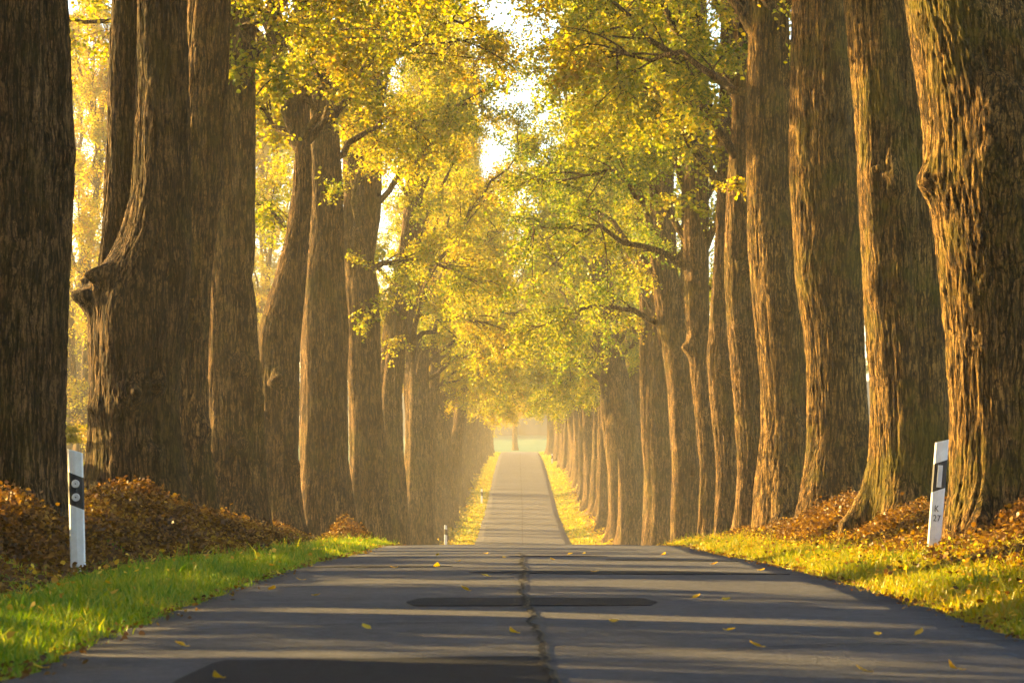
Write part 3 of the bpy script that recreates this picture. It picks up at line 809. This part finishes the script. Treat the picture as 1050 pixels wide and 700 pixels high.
# far wood beyond the field
rg = np.random.default_rng(91)
wx = np.arange(-230, 231, .8); th_ = np.linspace(0, np.pi, 26)
WX, TH = np.meshgrid(wx, th_, indexing='ij')
hx = 8.5 + 2.5 * noise2(wx, wx * 0, .06, 4) + 1.5 * noise2(wx, wx * 0, .25, 8)
wy0 = 440 + 8 * noise2(wx, wx * 0, .03, 3)
lump = 1 + .22 * noise(np.stack([WX.ravel() * .35, TH.ravel() * 2.5, WX.ravel() * 0], 1)).reshape(WX.shape) + .16 * noise(np.stack([WX.ravel() * 1.1, TH.ravel() * 6, WX.ravel() * 0 + 4], 1)).reshape(WX.shape)
WY = wy0[:, None] - np.cos(TH) * 7 * lump
WZ = prof(wy0)[:, None] - .4 + np.sin(TH) ** .7 * hx[:, None] * lump
mb = MB(); mb.grid(np.stack([WX, WY, WZ], -1))
M_far = flat_material('far_wood_hazed', (.035, .065, .085), .95, .05)  # blue of the distance haze painted into the base colour
tag(link('distant_wood', mb.mesh('distant_wood', M_far, True)), 'wood beyond the field, its haze blue painted in', 'wood', kind='stuff')

# ------------------------------------------------------------------ grass, litter, heaps
def grass(name, side, mat, n, u0, u1, d0, d1, hmin, hmax, seed, wid=.006):
    rg = np.random.default_rng(seed)
    d = d0 + (d1 - d0) * rg.uniform(0, 1, n) ** 1.25
    u = u0 + (u1 - u0) * rg.uniform(0, 1, n) ** 1.1
    x = RC + side * u
    keep = noise2(x, d, 1.6, seed) * .5 + noise2(x, d, 5, seed + 3) * .35 + rg.uniform(-.5, .5, n) - np.clip((u - 3.2) / 1.0, 0, 2) * .8 + .35 > 0
    edge = np.clip((u - u0) / .25, 0, 1)
    keep &= rg.uniform(0, 1, n) < .35 + .65 * edge
    x, d, u = x[keep], d[keep], u[keep]; n = len(x)
    z = ground(x, d) - .01
    h = rg.uniform(hmin, hmax, n) * (.75 + .45 * noise2(x, d, 2.2, seed + 9)) * (.45 + .55 * np.clip((u - u0) / .4, 0, 1)) * (1 - .45 * np.clip((u - 3.1) / .4, 0, 1)) * np.where(rg.uniform(0, 1, n) < .03, 1.9, 1)
    a = rg.uniform(0, 2 * np.pi, n); bend = rg.uniform(.15, .9, n) * h
    ww = wid * rg.uniform(.7, 1.5, n)
    p0 = np.stack([x, d, z], 1)
    bd = np.stack([np.cos(a), np.sin(a), np.zeros(n)], 1); sd = np.stack([-np.sin(a), np.cos(a), np.zeros(n)], 1)
    up = np.array([[0, 0, 1.]])
    m = p0 + up * (h * .6)[:, None] + bd * (bend * .3)[:, None]
    t = p0 + up * h[:, None] * .95 + bd * bend[:, None]
    V = np.stack([p0 - sd * ww[:, None], p0 + sd * ww[:, None], m + sd * ww[:, None] * .8, m - sd * ww[:, None] * .8, t + sd * ww[:, None] * .15, t - sd * ww[:, None] * .15], 1)
    Q = np.array([[0, 1, 2, 3], [3, 2, 4, 5]])[None] + 6 * np.arange(n)[:, None, None]
    tag(link(name, mesh_np(name, V.reshape(-1, 3), Q.reshape(-1, 4), mat)), None, None, None, 'stuff')
grass('verge_grass', -1, M_grass_l, 190000, 2.18, 4.2, 9, 60, .05, .15, 5, .005)
grass('verge_grass', 1, M_grass_r, 190000, 2.18, 4.2, 9, 62, .05, .14, 6, .005)
grass('verge_grass', -1, M_grass_r, 26000, 2.2, 3.9, 110, 335, .08, .2, 7, .02)
grass('verge_grass', 1, M_grass_r, 26000, 2.2, 3.9, 110, 335, .08, .2, 8, .02)

def litter(name, side, n, u0, u1, d0, d1, seed, mat, smin=.05, smax=.10, bias=None, lift=.10):
    rg = np.random.default_rng(seed)
    d = d0 + (d1 - d0) * rg.uniform(0, 1, n) ** 1.2
    u = rg.uniform(u0, u1, n) if bias is None else u0 + (u1 - u0) * rg.beta(*bias, n)
    x = RC + side * u
    keep = noise2(x, d, 1.1, seed) * .4 + noise2(x, d, 4, seed + 1) * .3 + rg.uniform(-.5, .7, n) > -.1
    x, d = x[keep], d[keep]
    z = np.maximum(ground(x, d), np.where(np.abs(x - RC) < 2.33, road_z(x, d) + .003, -99)) + lift * rg.uniform(0, 1, len(x)) ** 1.5
    tag(link(name, leaves_mesh(name, np.stack([x, d, z], 1), rg.uniform(smin, smax, len(x)), mat, rg, flat=.45, droop=0)), None, None, None, 'stuff')
litter('leaf_litter', -1, 75000, 3.45, 5.6, 12, 60, 31, M_litter, .025, .06)
litter('leaf_litter', 1, 85000, 3.1, 5.6, 12, 64, 32, M_litter, .025, .06)
litter('leaf_litter', 1, 6000, 2.2, 3.7, 12, 60, 33, M_fallen, .02, .045, (2, 1.6), .13)
litter('leaf_litter', -1, 1800, 2.2, 3.8, 12, 60, 34, M_fallen, .03, .06, (2.5, 1.6), .13)
litter('leaf_litter', 1, 5000, 2.25, 3.6, 12, 60, 39, M_litter, .02, .05, (2.2, 1.3), .12)
litter('road_edge_litter', 1, 5000, 2.0, 2.5, 10, 60, 37, M_litter, .015, .04, (3, 1.2), .02)
litter('road_edge_litter', -1, 4000, 2.0, 2.5, 10, 60, 38, M_litter, .015, .04, (3, 1.2), .02)
litter('leaf_litter', -1, 9000, 2.3, 5, 110, 335, 35, M_fallen, .08, .16)
litter('leaf_litter', 1, 9000, 2.3, 5, 110, 335, 36, M_fallen, .08, .16)

def heap(label, x, d, rx, ry, h, n, seed, skew=0.0):
    """dry leaves caught on a mound of low shoots"""
    rg = np.random.default_rng(seed)
    zg = float(ground(x, d)[0])
    root = thing('leaf_heap', label, 'leaf heap', (x, d, zg))
    a = np.linspace(0, 2 * np.pi, 40, endpoint=False); rr = np.linspace(0, 1.05, 12)
    A, Q = np.meshgrid(a, rr)
    def hz(lx, ly):
        q = np.sqrt((lx / rx)**2 + (ly / ry)**2)
        base = np.clip(1 - q**1.7, 0, 1) * h
        return base * (1 + .55 * noise2(lx + x, ly + d, 1.5, seed) + .3 * noise2(lx + x, ly + d, 4, seed))
    LX, LY = np.cos(A) * Q * rx, np.sin(A) * Q * ry
    LZ = hz(LX.ravel(), LY.ravel()).reshape(LX.shape) * .85 + (ground((LX + x).ravel(), (LY + d).ravel()).reshape(LX.shape) - zg) - .03
    mb = MB(); mb.grid(np.stack([LX, LY, LZ], -1), True)
    link('mound', mb.mesh('mound', M_ground, True), root)
    q = np.sqrt(rg.uniform(0, 1.15, n)); t = rg.uniform(0, 2 * np.pi, n)
    lx, ly = np.cos(t) * q * rx, np.sin(t) * q * ry
    lz = hz(lx, ly) + ground(lx + x, ly + d) - zg + rg.uniform(-.06, .09, n) + np.abs(rg.normal(0, .05, n))
    link('leaves', leaves_mesh('leaves', np.stack([lx, ly, lz], 1), rg.uniform(.022, .055, n), M_litter, rg, flat=.1, droop=.1), root)
heap('big mound of brown leaves at the foot of the massive forked tree', -3.75, 30.2, 1.0, 3.2, .38, 24000, 51)
heap('long low mound of brown leaves along the left row, beyond the big mound', -3.75, 37.5,   .7, 4.2, .22, 16000, 52)
heap('drift of dark leaves against the trunk at the left photo edge', -4.2, 23.6, .75, 2.0, .24, 12000, 53)
heap('small clump of brown leaves where the left verge meets the road crest', -3.1, 52, .5, 2.2, .36, 4500, 54)
heap('bank of orange leaves between the lit trunks of the right row', 4.25, 37, .75, 3.4, .24, 13000, 55)
heap('drift of rusty leaves beside the foot of the rightmost trunk', 5.0, 25.0, .7, 2.0, .22, 10000, 56)
heap('small heap of orange leaves left of the K 27 post', 4.3, 30.2, .6, 1.8, .15, 7000, 57)

# single leaves on the road
LPX = [(289, 586, 'yellow leaf standing on edge near the left verge of the road'), (277, 604, 'large pale yellow leaf lying on the left road lane'), (322, 611, 'curled yellow leaf right of the large pale one on the left lane'),
       (311, 593, None), (406, 581, 'yellow leaf lying alone beyond the middle of the left lane'), (501, 591, 'leaf with raised tip between two dark patches left of the crack'), (480, 607, 'leaf just above the long dark patch, left of the crack'),
       (448, 565, None), (447, 580, None), (517, 569, None), (497, 562, None), (468, 574, None), (608, 586, 'orange leaf on the thin dark patch right of the crack'), (568, 572, None), (598, 562, None), (583, 564, None),
       (679, 564, None), (730, 577, None), (778, 583, None), (629, 640, 'yellow leaf with green stalk in the middle of the right lane'), (743, 617, None), (745, 648, 'brown leaf curled up on the right lane'), (940, 651, 'orange leaf near the right road edge'), (780, 666, None), (378, 647, 'small brown leaf in the left lane above the dark foreground patch'), (190, 663, 'orange leaf lying flat near the left road edge'), (711, 615, None), (530, 652, None),
       (890, 691, 'orange leaf at the bottom of the photo right of centre'), (985, 688, None), (900, 652, None), (228, 697, 'brown leaf at the bottom of the photo on the dark patch'), (46, 683, None), (60, 664, None)]
PETI = flat_material('leaf_stalk', (.45, .30, .03), .7, .2)
for i, (a, b_, lab) in enumerate(LPX):
    d_ = F * EYE / (b_ - VY)
    if d_ > 23: d_ = 23 + (d_ - 23) * 1.25
    d_ = min(d_, 40)
    x_ = (a - VX) / F * d_
    rg = np.random.default_rng(200 + i)
    sz = rg.uniform(.036, .058)
    prof_ = [(0, .0), (.12, .30), (.34, .46), (.58, .42), (.80, .25), (1.0, .02)]
    curl, cup = rg.uniform(.1, .9), rg.uniform(-.2, .7)
    Pl = np.array([[(sx * wd_, ty, cup * (wd_ * sx)**2 * 1.6 + curl * (ty - .35)**2) for sx in (-1, -.5, 0, .5, 1)] for ty, wd_ in prof_]) * sz * 1.15
    Pl[..., 2] -= Pl[..., 2].min()
    mb = MB(); mb.grid(Pl)
    mb.tube([(0, -.35 * sz, .012), (0, -.1 * sz, .006), (0, .05 * sz, .004)], [.0022, .002, .0016], 4)
    o = link('fallen_leaf', mb.mesh('fallen_leaf', M_fallen), None, (x_, d_, float(road_z(np.array([x_]), np.array([d_]))[0]) + .012), rg.uniform(0, 6.28))
    o.rotation_euler.x = rg.uniform(.05, .5)
    tag(o, lab or 'small yellow leaf lying on the grey road among others like it', 'leaf', 'yellow leaves scattered on the road')

# ------------------------------------------------------------------ delineator posts
M_post = flat_material('post_white', (.80, .80, .78), .45, .4)
M_black = flat_material('post_black', (.018, .018, .02), .5, .4)
M_refl = flat_material('post_reflector', (.62, .64, .66), .2, .6)
M_ink = flat_material('post_lettering', (.05, .05, .055), .7, .2)
def prism(outline, zlo, zhi):
    """outline (n,2) extruded between two height functions of x"""
    o = np.asarray(outline, float)
    lo = np.column_stack([o, [zlo(x) for x in o[:, 0]]]); hi = np.column_stack([o, [zhi(x) for x in o[:, 0]]])
    n = len(o)
    me_v = np.concatenate([lo, hi]); faces = [(i, (i + 1) % n, n + (i + 1) % n, n + i) for i in range(n)]
    faces.append(tuple(range(n, 2 * n))); faces.append(tuple(range(n - 1, -1, -1)))
    return me_v, faces
def pymesh(name, V, Fc, mat, smooth=False):
    me = bpy.data.meshes.new(name); me.from_pydata([tuple(v) for v in V], [], Fc); me.materials.append(mat); me.update()
    return me
def post_outline(g=0.0):
    w_, dp = .06 + g, .10 + g
    pts = [(-w_ + .012, -dp * .18 - g * 0), (0, -dp * .24), (w_ - .012, -dp * .18), (w_, -dp * .05), (w_ - .006, dp * .15), (.022 + g, dp), (-.022 - g, dp), (-w_ + .006, dp * .15), (-w_, -dp * .05)]
    return pts
def make_post(label, x, d, side, kind, H, tilt=0.0, z=None, detail=True):
    zg = float(ground(x, d)[0]) if z is None else z
    root = thing('delineator_post', label, 'road post', (x, d, zg), 'white road posts along the verge')
    root.rotation_euler = (R(-1.0), tilt, 0)
    sl_ = -.30 * -side                      # the top and the band slope down towards the road
    top = lambda q: H - .02 + (.32 * q * side)
    V, Fc = prism(post_outline(), lambda q: -.25, top)
    body = link('body', pymesh('body', V, Fc, M_post), root)
    bl = lambda q: H - .455 + .42 * q * side
    bh = lambda q: H - .205 + .42 * q * side
    V, Fc = prism(post_outline(.0025), bl, bh)
    bd = link('black_band', pymesh('black_band', V, Fc, M_black), root)
    if not detail: return root
    yf = -.10 * .235 - .004
    if kind == 'round':
        for zz in (H - .275, H - .435 + .055):
            n = 28; mbv = []; fc = []
            for (rad, yy) in ((.031, yf + .004), (.031, yf - .006), (.026, yf - .009), (.012, yf - .0075), (.0, yf - .0085)):
                mbv += [(math.cos(t / n * 2 * math.pi) * rad, yy, zz + math.sin(t / n * 2 * math.pi) * rad) for t in range(n)]
            for k in range(4):
                for t in range(n): fc.append((k * n + t, k * n + (t + 1) % n, (k + 1) * n + (t + 1) % n, (k + 1) * n + t))
            rf = link('reflector', pymesh('reflector', mbv, fc, M_refl), root)
            n = 10
            link('rivet', pymesh('rivet', [(math.cos(t / n * 6.283) * .006, yf - .0105, zz + math.sin(t / n * 6.283) * .006) for t in range(n)] + [(math.cos(t / n * 6.283) * .006, yf - .006, zz + math.sin(t / n * 6.283) * .006) for t in range(n)],
                 [tuple(range(n))[::-1]] + [(t, (t + 1) % n, n + (t + 1) % n, n + t) for t in range(n)], M_black), rf)
    else:
        a, b2, z0, z1 = -.021, .021, H - .43, H - .235
        V = [(a, yf + .004, z0), (b2, yf + .004, z0), (b2, yf + .004, z1), (a, yf + .004, z1), (a, yf - .006, z0), (b2, yf - .006, z0), (b2, yf - .006, z1), (a, yf - .006, z1),
             (a + .005, yf - .009, z0 + .005), (b2 - .005, yf - .009, z0 + .005), (b2 - .005, yf - .009, z1 - .005), (a + .005, yf - .009, z1 - .005)]
        Fc = [(0, 1, 5, 4), (1, 2, 6, 5), (2, 3, 7, 6), (3, 0, 4, 7), (4, 5, 9, 8), (5, 6, 10, 9), (6, 7, 11, 10), (7, 4, 8, 11), (8, 9, 10, 11)]
        link('reflector', pymesh('reflector', V, Fc, M_refl), root)
    return root, yf

make_post('upright white road post with two round reflectors on its black band', *px(80.5, 590, 22.0)[:2], -1, 'round', 1.02, R(-1.6), z=px(80, 590, 22)[2] - .03)
rp, yf = make_post('white road post leaning right, lettered K 27 below one tall reflector', *px(957, 563, 25.0)[:2], 1, 'tall', 1.0, R(4.6), z=px(957, 563, 25)[2] - .02)
def letters(txt, size, x, z, parent):
    cu = bpy.data.curves.new('lettering', 'FONT'); cu.body = txt; cu.size = size; cu.align_x = 'CENTER'; cu.extrude = .0008
    cu.space_character = 1.1
    o = bpy.data.objects.new('lettering', cu); C.objects.link(o)
    dg = bpy.context.evaluated_depsgraph_get()
    me = bpy.data.meshes.new_from_object(o.evaluated_get(dg))
    bpy.data.objects.remove(o, do_unlink=True)
    me.materials.clear(); me.materials.append(M_ink)
    t = link('lettering', me, parent, (x, yf + .000, z)); t.rotation_euler = (R(90), 0, 0)
    t.scale = (.8, 1.0, 1.0)
    return t
letters('K', .080, -.004, .355, rp)
letters('27', .080, .004, .270, rp)
for (px_, py_, d_, lab) in [(457, 556, 128, 'tiny white post low in the dip left of the far road'), (494, 512, 186, 'tiny white post halfway up the left side of the far road')]:
    x_ = (px_ - VX) / F * d_
    make_post(lab, x_, d_, -1, 'round', 1.0, 0, None, False)
x_ = (566 - VX) / F * 262
make_post('tiny white post beside the right edge of the far road', x_, 262, 1, 'tall', 1.0, 0, None, False)

# ------------------------------------------------------------------ haze
x0, x1, y0, y1, z0, z1 = -640, 640, -90, 1230, -8, 34
V = [(x, y, z) for z in (z0, z1) for (x, y) in ((x0, y0), (x1, y0), (x1, y1), (x0, y1))]
Fc = [(3, 2, 1, 0), (4, 5, 6, 7), (0, 1, 5, 4), (1, 2, 6, 5), (2, 3, 7, 6), (3, 0, 4, 7)]
M_haze = bpy.data.materials.new('morning_haze'); M_haze.use_nodes = True
nt = M_haze.node_tree; nt.nodes.remove(nt.nodes['Principled BSDF'])
pv = N(nt, 'ShaderNodeVolumePrincipled')
pv.inputs['Color'].default_value = (1.0, .90, .70, 1)
pv.inputs['Density'].default_value = HAZE
pv.inputs['Anisotropy'].default_value = .15
nt.links.new(pv.outputs[0], nt.nodes['Material Output'].inputs['Volume'])
try: M_haze.cycles.homogeneous_volume = True
except Exception: pass
tag(link('haze', pymesh('haze', V, Fc, M_haze)), kind='stuff')
